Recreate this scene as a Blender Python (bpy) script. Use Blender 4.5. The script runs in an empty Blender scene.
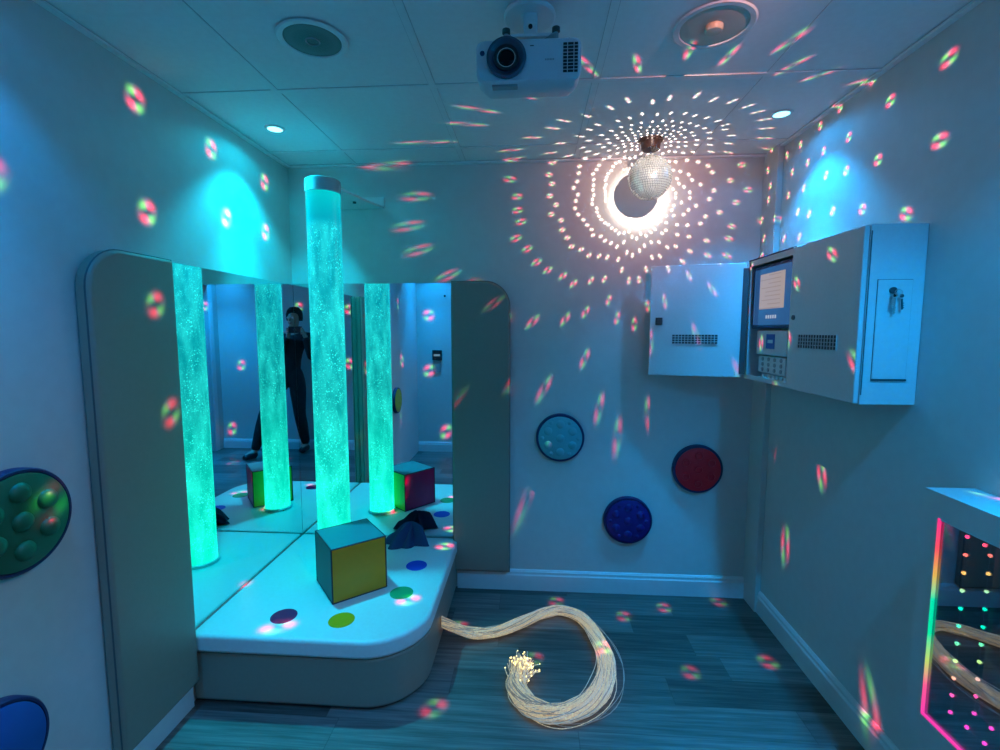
import bpy, bmesh, math, random
from mathutils import Vector, Matrix
PI = math.pi
C = bpy.context.scene.collection
sc = bpy.context.scene
# ------------------------------------------------------------------ room numbers (metres)
WL, WR, WB, WF, H = -1.359, 1.215, 2.647, -0.45, 2.40   # left, right, back, rear wall, ceiling height
# ------------------------------------------------------------------ camera
cam_d = bpy.data.cameras.new('camera'); cam = bpy.data.objects.new('camera', cam_d); C.objects.link(cam)
def cam_axes(yaw, pitch):
    f = Vector((math.sin(yaw)*math.cos(pitch), math.cos(yaw)*math.cos(pitch), math.sin(pitch)))
    r = Vector((math.cos(yaw), -math.sin(yaw), 0)); u = r.cross(f)
    return r, u, f
_r, _u, _f = cam_axes(-0.0683, -0.0946)
cam.matrix_world = Matrix(((_r.x, _u.x, -_f.x, 0), (_r.y, _u.y, -_f.y, 0), (_r.z, _u.z, -_f.z, 1.4998), (0, 0, 0, 1)))
cam_d.sensor_width = 36; cam_d.lens = 36*476.8/1000; cam_d.clip_start = 0.02
sc.camera = cam
# ------------------------------------------------------------------ world, view, sampling
w = bpy.data.worlds.new('world'); sc.world = w; w.use_nodes = True
w.node_tree.nodes['Background'].inputs[0].default_value = (0.02, 0.03, 0.04, 1)
w.node_tree.nodes['Background'].inputs[1].default_value = 0.3
sc.view_settings.view_transform = 'Standard'; sc.view_settings.look = 'None'
sc.view_settings.gamma = 1; sc.view_settings.use_curve_mapping = False; sc.view_settings.exposure = 0.12
sc.cycles.use_denoising = True
sc.cycles.max_bounces = 10; sc.cycles.diffuse_bounces = 4; sc.cycles.glossy_bounces = 8; sc.cycles.transmission_bounces = 4
sc.cycles.sample_clamp_indirect = 4; sc.cycles.caustics_reflective = False; sc.cycles.caustics_refractive = False

# ------------------------------------------------------------------ node helper
class NT:
    def __init__(s, tree): s.t = tree; s.n = tree.nodes; s.l = tree.links
    def new(s, typ, **kw):
        x = s.n.new(typ)
        for k, v in kw.items(): setattr(x, k, v)
        return x
    def put(s, sock, v):
        if v is None: return
        if isinstance(v, bpy.types.NodeSocket): s.l.new(v, sock)
        else: sock.default_value = v
    def m(s, op, a, b=None, c=None, clamp=False):
        x = s.new('ShaderNodeMath', operation=op); x.use_clamp = clamp
        for i, v in enumerate((a, b, c)): s.put(x.inputs[i], v)
        return x.outputs[0]
    def v(s, op, a, b=None, scale=None):
        x = s.new('ShaderNodeVectorMath', operation=op)
        s.put(x.inputs[0], a); s.put(x.inputs[1], b)
        if scale is not None: s.put(x.inputs['Scale'], scale)
        return x.outputs['Value'] if op in ('DOT_PRODUCT', 'LENGTH') else x.outputs['Vector']
    def xyz(s, a):
        x = s.new('ShaderNodeSeparateXYZ'); s.put(x.inputs[0], a); return x.outputs
    def vec(s, a, b, c):
        x = s.new('ShaderNodeCombineXYZ')
        for i, q in enumerate((a, b, c)): s.put(x.inputs[i], q)
        return x.outputs[0]
    def step(s, val, a, b, lo=0.0, hi=1.0, smooth=True):
        x = s.new('ShaderNodeMapRange', interpolation_type='SMOOTHSTEP' if smooth else 'LINEAR')
        s.put(x.inputs[0], val)
        for i, q in zip((1, 2, 3, 4), (a, b, lo, hi)): s.put(x.inputs[i], q)
        return x.outputs[0]
    def mixc(s, f, a, b):
        x = s.new('ShaderNodeMix', data_type='RGBA'); s.put(x.inputs[0], f); s.put(x.inputs[6], a); s.put(x.inputs[7], b); return x.outputs[2]
    def noise(s, vec, scale, detail=2.0, rough=.5):
        x = s.new('ShaderNodeTexNoise'); s.put(x.inputs['Vector'], vec); x.inputs['Scale'].default_value = scale
        x.inputs['Detail'].default_value = detail; x.inputs['Roughness'].default_value = rough; return x.outputs[0]
    def ramp(s, f, stops):
        x = s.new('ShaderNodeValToRGB'); s.put(x.inputs[0], f); e = x.color_ramp.elements
        while len(e) < len(stops): e.new(.5)
        for k, (p, c) in zip(e, stops): k.position = p; k.color = (*c, 1)
        return x.outputs[0]

def light(name, kind, loc, energy, color=(1, 1, 1), radius=.01):
    d = bpy.data.lights.new(name, kind); d.energy = energy; d.color = color; d.shadow_soft_size = radius
    o = bpy.data.objects.new(name, d); o.location = loc; C.objects.link(o)
    d.use_nodes = True
    return o, NT(d.node_tree), d.node_tree.nodes['Emission']

# ------------------------------------------------------------------ lamps of the room and added lamps
BALL = Vector((.553, 2.40, 2.222)); PIN = Vector((.65, .45, 2.335)); WASH = Vector((.80, .05, 2.335)); WASH_AIM = Vector((-1.35, 1.15, .20))
DOWN = [(-1.16, 2.16), (1.03, 2.16), (-1.16, 1.0), (1.03, .62), (-1.16, -.16), (1.03, -.16)]
DOWN_COL = [(.0, .56, .80), (.0, .32, .86), (.0, .26, .82), (.0, .37, 1.0), (.0, .30, .85), (.0, .30, .85)]
DOWN_E = [78, 70, 26, 140, 60, 50]
for (x, y), col, e in zip(DOWN, DOWN_COL, DOWN_E):
    o, nt, em = light('downlight_lamp', 'SPOT', (x, y, H-.012), e, col, .03)
    o.data.spot_size = math.radians(165); o.data.spot_blend = .3
    g = nt.new('ShaderNodeNewGeometry')
    c = nt.m('MULTIPLY', nt.xyz(g.outputs['Incoming'])[2], -1.0)
    wide_ = 63 if (x > 0 and .3 < y < 1) else 52
    beam = nt.step(c, math.cos(math.radians(wide_)), math.cos(math.radians(wide_-17)))
    core = nt.step(c, math.cos(math.radians(30)), math.cos(math.radians(8)))     # the reflector throws most of its light straight down
    nt.put(em.inputs['Strength'], nt.m('ADD', nt.m('ADD', nt.m('MULTIPLY', beam, .70), nt.m('MULTIPLY', core, 1.7)), .06))
# pin spot aimed at the mirror ball
o, nt, em = light('pin_spot_lamp', 'SPOT', PIN, 90, (1, .86, .80), .006)
o.rotation_euler = (BALL-PIN).to_track_quat('-Z', 'Y').to_euler()
o.data.spot_size = math.radians(75); o.data.spot_blend = .2
aim = (Vector((.556, 2.647, 2.185))-PIN).normalized()
g = nt.new('ShaderNodeNewGeometry')
ang = nt.m('MULTIPLY', nt.m('ARCCOSINE', nt.v('DOT_PRODUCT', g.outputs['Incoming'], tuple(aim))), 180/PI)
core = nt.step(ang, 4.9, 3.4)
halo = nt.m('POWER', 2.718, nt.m('MULTIPLY', nt.m('POWER', nt.m('DIVIDE', ang, 5.0), 2.0), -1.0))
wide = nt.m('POWER', 2.718, nt.m('MULTIPLY', nt.m('POWER', nt.m('DIVIDE', ang, 11.0), 2.0), -1.0))
nt.put(em.inputs['Strength'], nt.m('ADD', nt.m('MULTIPLY', core, 3.0), nt.m('ADD', nt.m('MULTIPLY', halo, 2.0), nt.m('MULTIPLY', wide, .95))))
nt.put(em.inputs['Color'], nt.mixc(nt.step(ang, 3.5, 9.0), (1, .93, .86, 1), (1, .42, .40, 1)))
# ball spots and pink glow are imitated by an added lamp, further down
# unseen warm lamp added behind the camera to brighten the lower left wall
o, nt, em = light('added_warm_lamp', 'SPOT', WASH, 16, (1, .84, .40), .03)
o.rotation_euler = (WASH_AIM-WASH).to_track_quat('-Z', 'Y').to_euler(); o.data.spot_size = math.radians(64); o.data.spot_blend = 1.0
NOM = 8.0      # nominal energy is raised and the nodes lowered by the same factor, so the lamp is sampled often
ballamp, nt, em = light('facet_light_standin', 'POINT', BALL, 60*NOM, (1, 1, 1), 0.0)  # unseen lamp added inside the ball in place of facet reflections
g = nt.new('ShaderNodeNewGeometry'); d = g.outputs['Incoming']
lf = nt.new('ShaderNodeLightFalloff'); lf.inputs['Strength'].default_value = 1.0
S = (PIN-BALL).normalized(); AX = S.cross(Vector((0, 0, 1))).normalized(); BX = AX.cross(S)
RBALL = .102; T = PI/30
X = nt.v('SCALE', d, scale=lf.outputs['Linear'])                   # the lit point, seen from the ball's centre
n = nt.v('NORMALIZE', nt.v('ADD', d, tuple(S)))
for _ in range(3):                                                 # which spot of the ball reflects the pin spot onto that point
    dd = nt.v('NORMALIZE', nt.v('SUBTRACT', X, nt.v('SCALE', n, scale=RBALL)))
    n = nt.v('NORMALIZE', nt.v('ADD', n, nt.v('NORMALIZE', nt.v('ADD', dd, tuple(S)))))
nx, ny, nz = nt.xyz(n)
th = nt.m('ARCCOSINE', nz)
thc = nt.m('MULTIPLY', nt.m('ADD', nt.m('FLOOR', nt.m('DIVIDE', th, T)), .5), T)
cnt = nt.m('MAXIMUM', nt.m('ROUND', nt.m('MULTIPLY', nt.m('SINE', thc), 2*PI/T)), 1.0)
ph = nt.m('DIVIDE', nt.m('ADD', nt.m('ARCTAN2', ny, nx), PI), 2*PI)
phc = nt.m('SUBTRACT', nt.m('MULTIPLY', nt.m('DIVIDE', nt.m('ADD', nt.m('FLOOR', nt.m('MULTIPLY', ph, cnt)), .5), cnt), 2*PI), PI)
st = nt.m('SINE', thc)
nc = nt.vec(nt.m('MULTIPLY', st, nt.m('COSINE', phc)), nt.m('MULTIPLY', st, nt.m('SINE', phc)), nt.m('COSINE', thc))
wn = nt.new('ShaderNodeTexWhiteNoise', noise_dimensions='2D')      # hand-laid tiles never sit quite true
nt.put(wn.inputs['Vector'], nt.vec(thc, phc, 0.0))
nc = nt.v('NORMALIZE', nt.v('ADD', nc, nt.v('SCALE', nt.v('SUBTRACT', wn.outputs['Color'], (.5, .5, .5)), scale=.028)))
ca = nt.v('DOT_PRODUCT', nc, tuple(S))
dc = nt.v('SUBTRACT', nt.v('SCALE', nc, scale=nt.m('MULTIPLY', ca, 2.0)), tuple(S))
def refl(vv):
    k = nt.m('MULTIPLY', nt.v('DOT_PRODUCT', nc, tuple(vv)), -2.0)
    return nt.v('ADD', nt.v('SCALE', nc, scale=k), tuple(vv))
Q = nt.v('SUBTRACT', X, nt.v('SCALE', nc, scale=RBALL)); along = nt.v('DOT_PRODUCT', Q, dc)
e_ = nt.v('SUBTRACT', Q, nt.v('SCALE', dc, scale=along))
wid = nt.m('ADD', .17, nt.m('MULTIPLY', along, .78))               # a facet's own width and the beam's spread
u = nt.m('DIVIDE', nt.v('DOT_PRODUCT', e_, refl(AX)), wid); v_ = nt.m('DIVIDE', nt.v('DOT_PRODUCT', e_, refl(BX)), wid)
r = nt.m('ADD', nt.v('LENGTH', nt.vec(u, v_, 0.0)), 1e-5)
near = nt.step(wid, .70, .32)
ring = nt.m('POWER', 2.718, nt.m('MULTIPLY', nt.m('POWER', nt.m('DIVIDE', nt.m('SUBTRACT', r, nt.m('SUBTRACT', .0150, nt.m('MULTIPLY', near, .007))), nt.m('ADD', .0085, nt.m('MULTIPLY', near, .003))), 2.0), -1.0))
rr = nt.m('MULTIPLY', r, r)
lobe = nt.m('DIVIDE', nt.m('MULTIPLY', nt.m('MULTIPLY', u, v_), 2.0), rr)
pair = nt.m('ADD', nt.m('ADD', .30, nt.m('MULTIPLY', near, .2)), nt.m('MULTIPLY', nt.m('DIVIDE', nt.m('MULTIPLY', v_, v_), rr), .95))
lr = nt.m('MAXIMUM', lobe, 0.0); lg = nt.m('MAXIMUM', nt.m('MULTIPLY', lobe, -1.0), 0.0)
lb = nt.m('SUBTRACT', 1.0, nt.m('ABSOLUTE', lobe), clamp=True)
colr = nt.v('ADD', nt.v('ADD', nt.v('SCALE', (1.6, .05, .14), scale=lr), nt.v('SCALE', (.22, .85, .12), scale=lg)), nt.v('SCALE', (.55, .22, .30), scale=lb))
colr = nt.v('ADD', nt.v('SCALE', colr, scale=nt.m('SUBTRACT', 1.0, nt.m('MULTIPLY', near, .85))), nt.v('SCALE', (1.0, .88, .82), scale=nt.m('MULTIPLY', near, .75)))
spots = nt.v('SCALE', colr, scale=nt.m('MULTIPLY', nt.m('MULTIPLY', ring, pair), nt.m('MULTIPLY', nt.step(ca, .07, .13), nt.step(lf.outputs['Linear'], .15, .20))))
K_SPOT, K_GLOW = 2.7/NOM, .030/NOM
nt.put(em.inputs['Color'], spots); nt.put(em.inputs['Strength'], nt.m('MULTIPLY', nt.m('ADD', nt.m('MULTIPLY', lf.outputs['Linear'], .30), nt.m('MULTIPLY', lf.outputs['Constant'], .40)), K_SPOT))
e2 = nt.new('ShaderNodeEmission'); nt.put(e2.inputs['Color'], nt.v('SCALE', (1.0, .50, .50), scale=K_GLOW)); nt.put(e2.inputs['Strength'], nt.m('MULTIPLY', lf.outputs['Linear'], nt.step(nt.v('DOT_PRODUCT', d, (.2, .93, .3)), .25, .9)))
add = nt.new('ShaderNodeAddShader'); nt.l.new(em.outputs[0], add.inputs[0]); nt.l.new(e2.outputs[0], add.inputs[1])
nt.l.new(add.outputs[0], nt.n['Light Output'].inputs[0])

# ------------------------------------------------------------------ materials
def mat(name, color, rough=.5, metal=0.0, emit=None, es=0.0, bump=0.0, bscale=200, coat=0.0, spec=.5):
    m = bpy.data.materials.new(name); m.use_nodes = True; nt = NT(m.node_tree); b = nt.n['Principled BSDF']
    b.inputs['Base Color'].default_value = (*color, 1); b.inputs['Roughness'].default_value = rough; b.inputs['Metallic'].default_value = metal
    b.inputs['Coat Weight'].default_value = coat; b.inputs['Specular IOR Level'].default_value = spec
    if emit: b.inputs['Emission Color'].default_value = (*emit, 1); b.inputs['Emission Strength'].default_value = es
    tc = nt.new('ShaderNodeTexCoord')
    nz = nt.noise(tc.outputs['Object'], bscale*.15, 3)
    cc = nt.mixc(nt.step(nz, .25, .75), (*[c*.98 for c in color], 1), (*[min(1, c*1.02) for c in color], 1))
    nt.put(b.inputs['Base Color'], cc)
    if bump:
        bp = nt.new('ShaderNodeBump'); bp.inputs['Strength'].default_value = bump; bp.inputs['Distance'].default_value = .002
        nt.put(bp.inputs['Height'], nt.noise(tc.outputs['Object'], bscale, 2)); nt.l.new(bp.outputs[0], b.inputs['Normal'])
    return m
M = {}
M['wall'] = mat('wall_paint', (.62, .61, .58), .7, bump=.15, bscale=180)
M['ceiling'] = mat('ceiling_tile', (.84, .85, .84), .8, bump=.2, bscale=300)
M['grid'] = mat('grid_metal', (.82, .83, .82), .6)
M['white'] = mat('white_gloss_paint', (.74, .74, .73), .35)
M['taupe'] = mat('taupe_vinyl', (.28, .24, .19), .45, bump=.2, bscale=400)
M['taupe_dark'] = mat('dark_piping', (.10, .10, .10), .5)
M['cushion'] = mat('white_vinyl', (.74, .76, .74), .38, bump=.12, bscale=400)
M['steel'] = mat('powder_coated_steel', (.66, .68, .68), .4, bump=.06, bscale=600)
M['black'] = mat('black_plastic', (.012, .013, .018), .35)
M['dark'] = mat('dark_grey', (.06, .065, .07), .5)
M['grey'] = mat('grey_plastic', (.32, .33, .34), .45)
M['chrome'] = mat('chrome', (.75, .75, .75), .15, 1.0)
M['navy'] = mat('navy_rim', (.012, .02, .09), .4)
M['bronze'] = mat('bronze_paint', (.075, .03, .02), .4)
M['projector'] = mat('projector_shell', (.62, .63, .66), .4)
M['cloth'] = mat('navy_cloth', (.02, .035, .11), .8, bump=.4, bscale=500)

def floor_mat():
    m = bpy.data.materials.new('grey_wood_planks'); m.use_nodes = True; nt = NT(m.node_tree); b = nt.n['Principled BSDF']
    tc = nt.new('ShaderNodeTexCoord'); P = tc.outputs['Object']; x, y, z = nt.xyz(P)
    row = nt.m('FLOOR', nt.m('DIVIDE', y, .152))
    off = nt.m('FRACT', nt.m('MULTIPLY', nt.m('SINE', nt.m('MULTIPLY', row, 12.9898)), 43758.5))
    xr = nt.m('ADD', nt.m('DIVIDE', x, .92), off); col = nt.m('FLOOR', xr)
    h = nt.m('FRACT', nt.m('MULTIPLY', nt.m('SINE', nt.m('ADD', nt.m('MULTIPLY', row, 78.233), nt.m('MULTIPLY', col, 37.7))), 4375.85))
    fy = nt.m('FRACT', nt.m('DIVIDE', y, .152)); fx = nt.m('FRACT', xr)
    ey = nt.m('MINIMUM', fy, nt.m('SUBTRACT', 1.0, fy)); ex = nt.m('MINIMUM', fx, nt.m('SUBTRACT', 1.0, fx))
    seam = nt.m('MULTIPLY', nt.step(ey, 0.0, .014), nt.step(ex, 0.0, .003))
    g1 = nt.noise(nt.vec(nt.m('ADD', nt.m('MULTIPLY', x, 1.3), nt.m('MULTIPLY', h, 40.0)), nt.m('MULTIPLY', y, 26.0), nt.m('MULTIPLY', h, 9.0)), 2.2, 6, .62)
    g2 = nt.noise(nt.vec(nt.m('ADD', x, nt.m('MULTIPLY', h, 17.0)), nt.m('MULTIPLY', y, 70.0), 0.0), 5.0, 4, .6)
    f = nt.m('ADD', nt.m('ADD', nt.m('MULTIPLY', g1, .62), nt.m('MULTIPLY', g2, .28)), nt.m('MULTIPLY', h, .22))
    c = nt.ramp(f, [(.30, (.032, .026, .022)), (.45, (.078, .068, .060)), (.60, (.150, .137, .124)), (.76, (.25, .235, .215))])
    c = nt.mixc(nt.m('ADD', nt.m('MULTIPLY', seam, .5), .5), (.04, .035, .03, 1), c)
    nt.put(b.inputs['Base Color'], c); b.inputs['Roughness'].default_value = .38
    bp = nt.new('ShaderNodeBump'); bp.inputs['Strength'].default_value = .25; bp.inputs['Distance'].default_value = .001
    nt.put(bp.inputs['Height'], nt.m('MULTIPLY', f, seam)); nt.l.new(bp.outputs[0], b.inputs['Normal'])
    return m
M['floor'] = floor_mat()
def mirror_mat():
    m = bpy.data.materials.new('mirror_glass'); m.use_nodes = True; b = m.node_tree.nodes['Principled BSDF']
    b.inputs['Base Color'].default_value = (.80, .87, .88, 1); b.inputs['Metallic'].default_value = 1; b.inputs['Roughness'].default_value = .004
    return m
M['mirror'] = mirror_mat()
def facet_mat():
    m = mat('mirror_facet', (.88, .91, .87), .16, .72); return m
M['facet'] = facet_mat()
M['seam'] = mat('tile_seam', (.52, .53, .53), .8)
def bubble_mat():
    # the lit column of water: cyan at the top, sea green at the foot, streams of brighter bubbles
    m = bpy.data.materials.new('lit_bubbling_water'); m.use_nodes = True; nt = NT(m.node_tree); b = nt.n['Principled BSDF']
    tc = nt.new('ShaderNodeTexCoord'); P = tc.outputs['Object']; x, y, z = nt.xyz(P)
    t = nt.step(z, .0, 1.85, smooth=False)
    base = nt.ramp(t, [(0, (.0, 1.05, .68)), (.2, (.0, .66, .48)), (.45, (.0, .32, .32)), (.78, (.0, .33, .42)), (.93, (.0, .38, .50)), (1, (.0, .58, .60))])
    def bub(scale, zs, lo, hi, seed):
        vo = nt.new('ShaderNodeTexVoronoi'); vo.inputs['Scale'].default_value = scale
        nt.put(vo.inputs['Vector'], nt.vec(nt.m('ADD', x, seed), y, nt.m('MULTIPLY', z, zs)))
        return nt.step(vo.outputs['Distance'], hi, lo)
    dens = nt.step(nt.noise(nt.vec(x, y, nt.m('MULTIPLY', z, .5)), 22, 3), .42, .62)
    big = nt.m('MULTIPLY', bub(105, .8, .12, .40, 0.0), dens)
    sm = nt.m('MULTIPLY', bub(190, .8, .12, .40, 3.0), nt.step(nt.noise(P, 35, 3), .38, .6))
    stream = nt.step(nt.noise(nt.vec(nt.m('MULTIPLY', x, 1.0), y, nt.m('MULTIPLY', z, .28)), 16, 5, .65), .3, .75)
    k = nt.m('ADD', nt.m('MULTIPLY', stream, .55), nt.m('MULTIPLY', nt.m('MAXIMUM', big, nt.m('MULTIPLY', sm, .7)), .95))
    nt.put(b.inputs['Base Color'], (.02, .06, .06, 1)); b.inputs['Roughness'].default_value = .12
    top = nt.step(z, 1.72, 1.66)
    k = nt.m('MULTIPLY', k, top)
    ec = nt.v('ADD', base, nt.v('SCALE', (.03, .60, .47), scale=k))
    nt.put(b.inputs['Emission Color'], ec)
    nt.put(b.inputs['Emission Strength'], nt.m('ADD', .98, nt.m('MULTIPLY', k, .30))); b.inputs['Specular IOR Level'].default_value = .25
    return m
M['bubbles'] = bubble_mat()

# ------------------------------------------------------------------ mesh helpers
def fin(name, bm, m, parent=None, smooth=False, bev=0.0, seg=2, loc=None, angle=35):
    bmesh.ops.recalc_face_normals(bm, faces=bm.faces)
    me = bpy.data.meshes.new(name); bm.to_mesh(me); bm.free()
    ms = m if isinstance(m, (list, tuple)) else [m]
    for q in ms: me.materials.append(q)
    o = bpy.data.objects.new(name, me); C.objects.link(o)
    if smooth or bev:
        for p in me.polygons: p.use_smooth = True
        try: me.set_sharp_from_angle(angle=math.radians(angle))
        except Exception: pass
    if bev:
        b = o.modifiers.new('bevel', 'BEVEL'); b.width = bev; b.segments = seg; b.limit_method = 'ANGLE'; b.angle_limit = math.radians(40)
    if loc is not None: o.location = loc
    if parent is not None: o.parent = parent
    return o
def box(bm, lo, hi, mi=0):
    vs = [bm.verts.new((x, y, z)) for x in (lo[0], hi[0]) for y in (lo[1], hi[1]) for z in (lo[2], hi[2])]
    for f in ((0, 1, 3, 2), (4, 6, 7, 5), (0, 4, 5, 1), (2, 3, 7, 6), (0, 2, 6, 4), (1, 5, 7, 3)):
        q = bm.faces.new([vs[i] for i in f]); q.material_index = mi
    return vs
def prism(bm, pts, ax, lo, hi, mi=0):
    # pts: 2D outline in the other two axes, extruded along ax from lo to hi
    def P(a, b, c):
        return {0: (c, a, b), 1: (a, c, b), 2: (a, b, c)}[ax]
    A = [bm.verts.new(P(a, b, lo)) for a, b in pts]; B = [bm.verts.new(P(a, b, hi)) for a, b in pts]
    f = bm.faces.new(A); f.material_index = mi
    f = bm.faces.new(B[::-1]); f.material_index = mi
    n = len(pts)
    for i in range(n):
        f = bm.faces.new((A[i], A[(i+1) % n], B[(i+1) % n], B[i])); f.material_index = mi
def lathe(bm, prof, seg=40, axis=2, c=(0, 0, 0), mi=0, arc=None):
    # prof: (radius, height) pairs; closed ends where radius is 0
    def P(rd, h, a):
        p = (rd*math.cos(a), rd*math.sin(a)); 
        q = {2: (p[0], p[1], h), 1: (p[0], h, p[1]), 0: (h, p[0], p[1])}[axis]
        return (q[0]+c[0], q[1]+c[1], q[2]+c[2])
    rings = []
    for rd, h in prof:
        if rd < 1e-7: rings.append([bm.verts.new(P(0, h, 0))])
        else: rings.append([bm.verts.new(P(rd, h, 2*PI*i/seg)) for i in range(seg)])
    for a, b in zip(rings, rings[1:]):
        for i in range(seg):
            j = (i+1) % seg
            if len(a) == 1 and len(b) == 1: continue
            if len(a) == 1: f = bm.faces.new((a[0], b[i], b[j]))
            elif len(b) == 1: f = bm.faces.new((a[i], a[j], b[0]))
            else: f = bm.faces.new((a[i], a[j], b[j], b[i]))
            f.material_index = mi
    return rings
def tube(bm, pts, rad, seg=8, mi=0, caps=True):
    pts = [Vector(p) for p in pts]; n = len(pts); rads = rad if isinstance(rad, (list, tuple)) else [rad]*n
    prev = None; rings = []
    for i, p in enumerate(pts):
        t = (pts[min(i+1, n-1)]-pts[max(i-1, 0)]).normalized()
        if prev is None: a = t.orthogonal().normalized()
        else: a = (prev-t*prev.dot(t)).normalized()
        prev = a; b = t.cross(a)
        rings.append([bm.verts.new(p+(a*math.cos(2*PI*k/seg)+b*math.sin(2*PI*k/seg))*rads[i]) for k in range(seg)])
    for A, B in zip(rings, rings[1:]):
        for k in range(seg):
            f = bm.faces.new((A[k], A[(k+1) % seg], B[(k+1) % seg], B[k])); f.material_index = mi
    if caps:
        bm.faces.new(rings[0][::-1]).material_index = mi; bm.faces.new(rings[-1]).material_index = mi
def ball(bm, c, r, seg=10, mi=0, sc3=(1, 1, 1)):
    rings = seg//2+1
    lathe(bm, [(math.sin(PI*i/rings)*r*sc3[0], -math.cos(PI*i/rings)*r*sc3[2]) if 0 < i < rings else (0, -math.cos(PI*i/rings)*r*sc3[2]) for i in range(rings+1)], seg, 2, c, mi)
def cyl(bm, c, r, h, axis=2, seg=24, mi=0):
    lathe(bm, [(0, 0), (r, 0), (r, h), (0, h)], seg, axis, c, mi)
def tagv(o, label=None, cat=None, group=None, kind=None):
    if label: o['label'] = label
    if cat: o['category'] = cat
    if group: o['group'] = group
    if kind: o['kind'] = kind
    return o
def thing(name, label, cat, loc=(0, 0, 0), group=None, rz=0.0):
    o = bpy.data.objects.new(name, None); C.objects.link(o); o.location = loc; o.rotation_euler = (0, 0, rz); o.empty_display_size = .05
    return tagv(o, label, cat, group)
def struct(name, bm, m, **kw):
    return tagv(fin(name, bm, m, **kw), kind='structure')
def part(name, f, m, parent, **kw):
    # f(bm) draws in world coordinates; stored relative to the parent thing
    bm = bmesh.new(); f(bm)
    o = fin(name, bm, m, **kw)
    if parent is not None:
        chain = Matrix.Identity(4); p = parent
        L = []
        while p is not None: L.append(p); p = p.parent
        for p in reversed(L): chain = chain @ p.matrix_basis
        o.data.transform(chain.inverted()); o.parent = parent
    return o
def arc(cx, cy, r, a0, a1, n=8):
    return [(cx+r*math.cos(math.radians(a0+(a1-a0)*i/n)), cy+r*math.sin(math.radians(a0+(a1-a0)*i/n))) for i in range(n+1)]

# ------------------------------------------------------------------ room shell
T_ = .12
bm = bmesh.new(); box(bm, (WL-.3, WF-T_, -.1), (WR+T_, WB+T_, 0)); struct('floor', bm, M['floor'])
bm = bmesh.new(); box(bm, (WL-.3, WF-T_, H), (WR+T_, WB+T_, H+.1)); struct('ceiling', bm, M['ceiling'])
bm = bmesh.new(); box(bm, (WL-.04-T_, WB, 0), (WR+T_, WB+T_, H)); struct('wall_back', bm, M['wall'])
bm = bmesh.new(); prism(bm, [(WL, WB), (WL, .49), (WL-.045, .49), (WL-.045, WF), (WL-.045-T_, WF), (WL-.045-T_, WB)], 2, 0, H); struct('wall_left', bm, M['wall'])
# right wall with a door opening behind the camera
DY0, DY1, DZ = -.27, .52, 2.03
bm = bmesh.new()
box(bm, (WR, DY1, 0), (WR+T_, WB, H)); box(bm, (WR, WF, 0), (WR+T_, DY0, H)); box(bm, (WR, DY0, DZ), (WR+T_, DY1, H))
struct('wall_right', bm, M['wall'])
bm = bmesh.new(); box(bm, (WL-.045-T_, WF-T_, 0), (WR+T_, WF, H)); struct('wall_rear', bm, M['wall'])
def door_frame(bm):
    for a, b in ((DY0-.07, DY0), (DY1, DY1+.07)): box(bm, (WR-.018, a, 0), (WR+T_, b if b > a else a, DZ+.07))
    box(bm, (WR-.018, DY0, DZ), (WR+T_, DY1, DZ+.07))
bm = bmesh.new(); 
box(bm, (WR-.018, DY0-.07, 0), (WR-.001, DY0, DZ+.07)); box(bm, (WR-.018, DY1, 0), (WR-.001, DY1+.07, DZ+.07)); box(bm, (WR-.018, DY0, DZ), (WR-.001, DY1, DZ+.07))
struct('trim_1', bm, M['white'], bev=.004)
bm = bmesh.new(); box(bm, (WR+.05, DY0+.004, .005), (WR+.09, DY1-.004, DZ-.004)); dr = struct('door_1', bm, M['dark'], bev=.002)
part('door_handle', lambda b: (tube(b, [(WR+.05, .44, 1.02), (WR+.012, .44, 1.02), (WR+.012, .33, 1.02)], .009, 8), cyl(b, (WR+.044, .44, 1.02), .026, .006, 0, 20)), M['chrome'], dr, smooth=True)
# boxed pipe in the right-hand corner
bm = bmesh.new(); box(bm, (1.187, 2.50, 0), (WR, WB, H)); struct('column_corner', bm, M['wall'], bev=.002)
# ceiling grid: tee bars at 600 mm and the perimeter angle
bm = bmesh.new()
BX_, BY_ = (-.976, -.376, .222, .826), (2.445, 1.838, 1.232, .626, .02)
for x in BX_: box(bm, (x-.012, WF, H-.003), (x+.012, WB, H))
for y in BY_: box(bm, (WL-.04, y-.012, H-.0034), (WR, y+.012, H))
struct('trim_2', bm, M['grid'])
bm = bmesh.new()
box(bm, (WL, WF, H-.012), (WL+.022, WB, H-.0042)); box(bm, (WR-.022, WF, H-.012), (WR, 2.5, H-.0042)); box(bm, (WL, WB-.022, H-.012), (1.187, WB, H-.0042)); box(bm, (WL-.04, WF, H-.012), (WR, WF+.022, H-.0042))
struct('trim_3', bm, M['grid'])
bm = bmesh.new()
for x in BX_:
    for s in (-.0128, .0128): box(bm, (x+s-.0009, WF, H-.0012), (x+s+.0009, WB, H))
for y in BY_:
    for s in (-.0128, .0128): box(bm, (WL, y+s-.0009, H-.0012), (WR, y+s+.0009, H))
box(bm, (WL, WF, H-.0042), (WL+.02, WB, H-.001)); box(bm, (WR-.02, WF, H-.0042), (WR, WB, H-.001)); box(bm, (WL, WB-.02, H-.0042), (WR, WB, H-.001))
struct('trim_4', bm, M['seam'])
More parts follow.
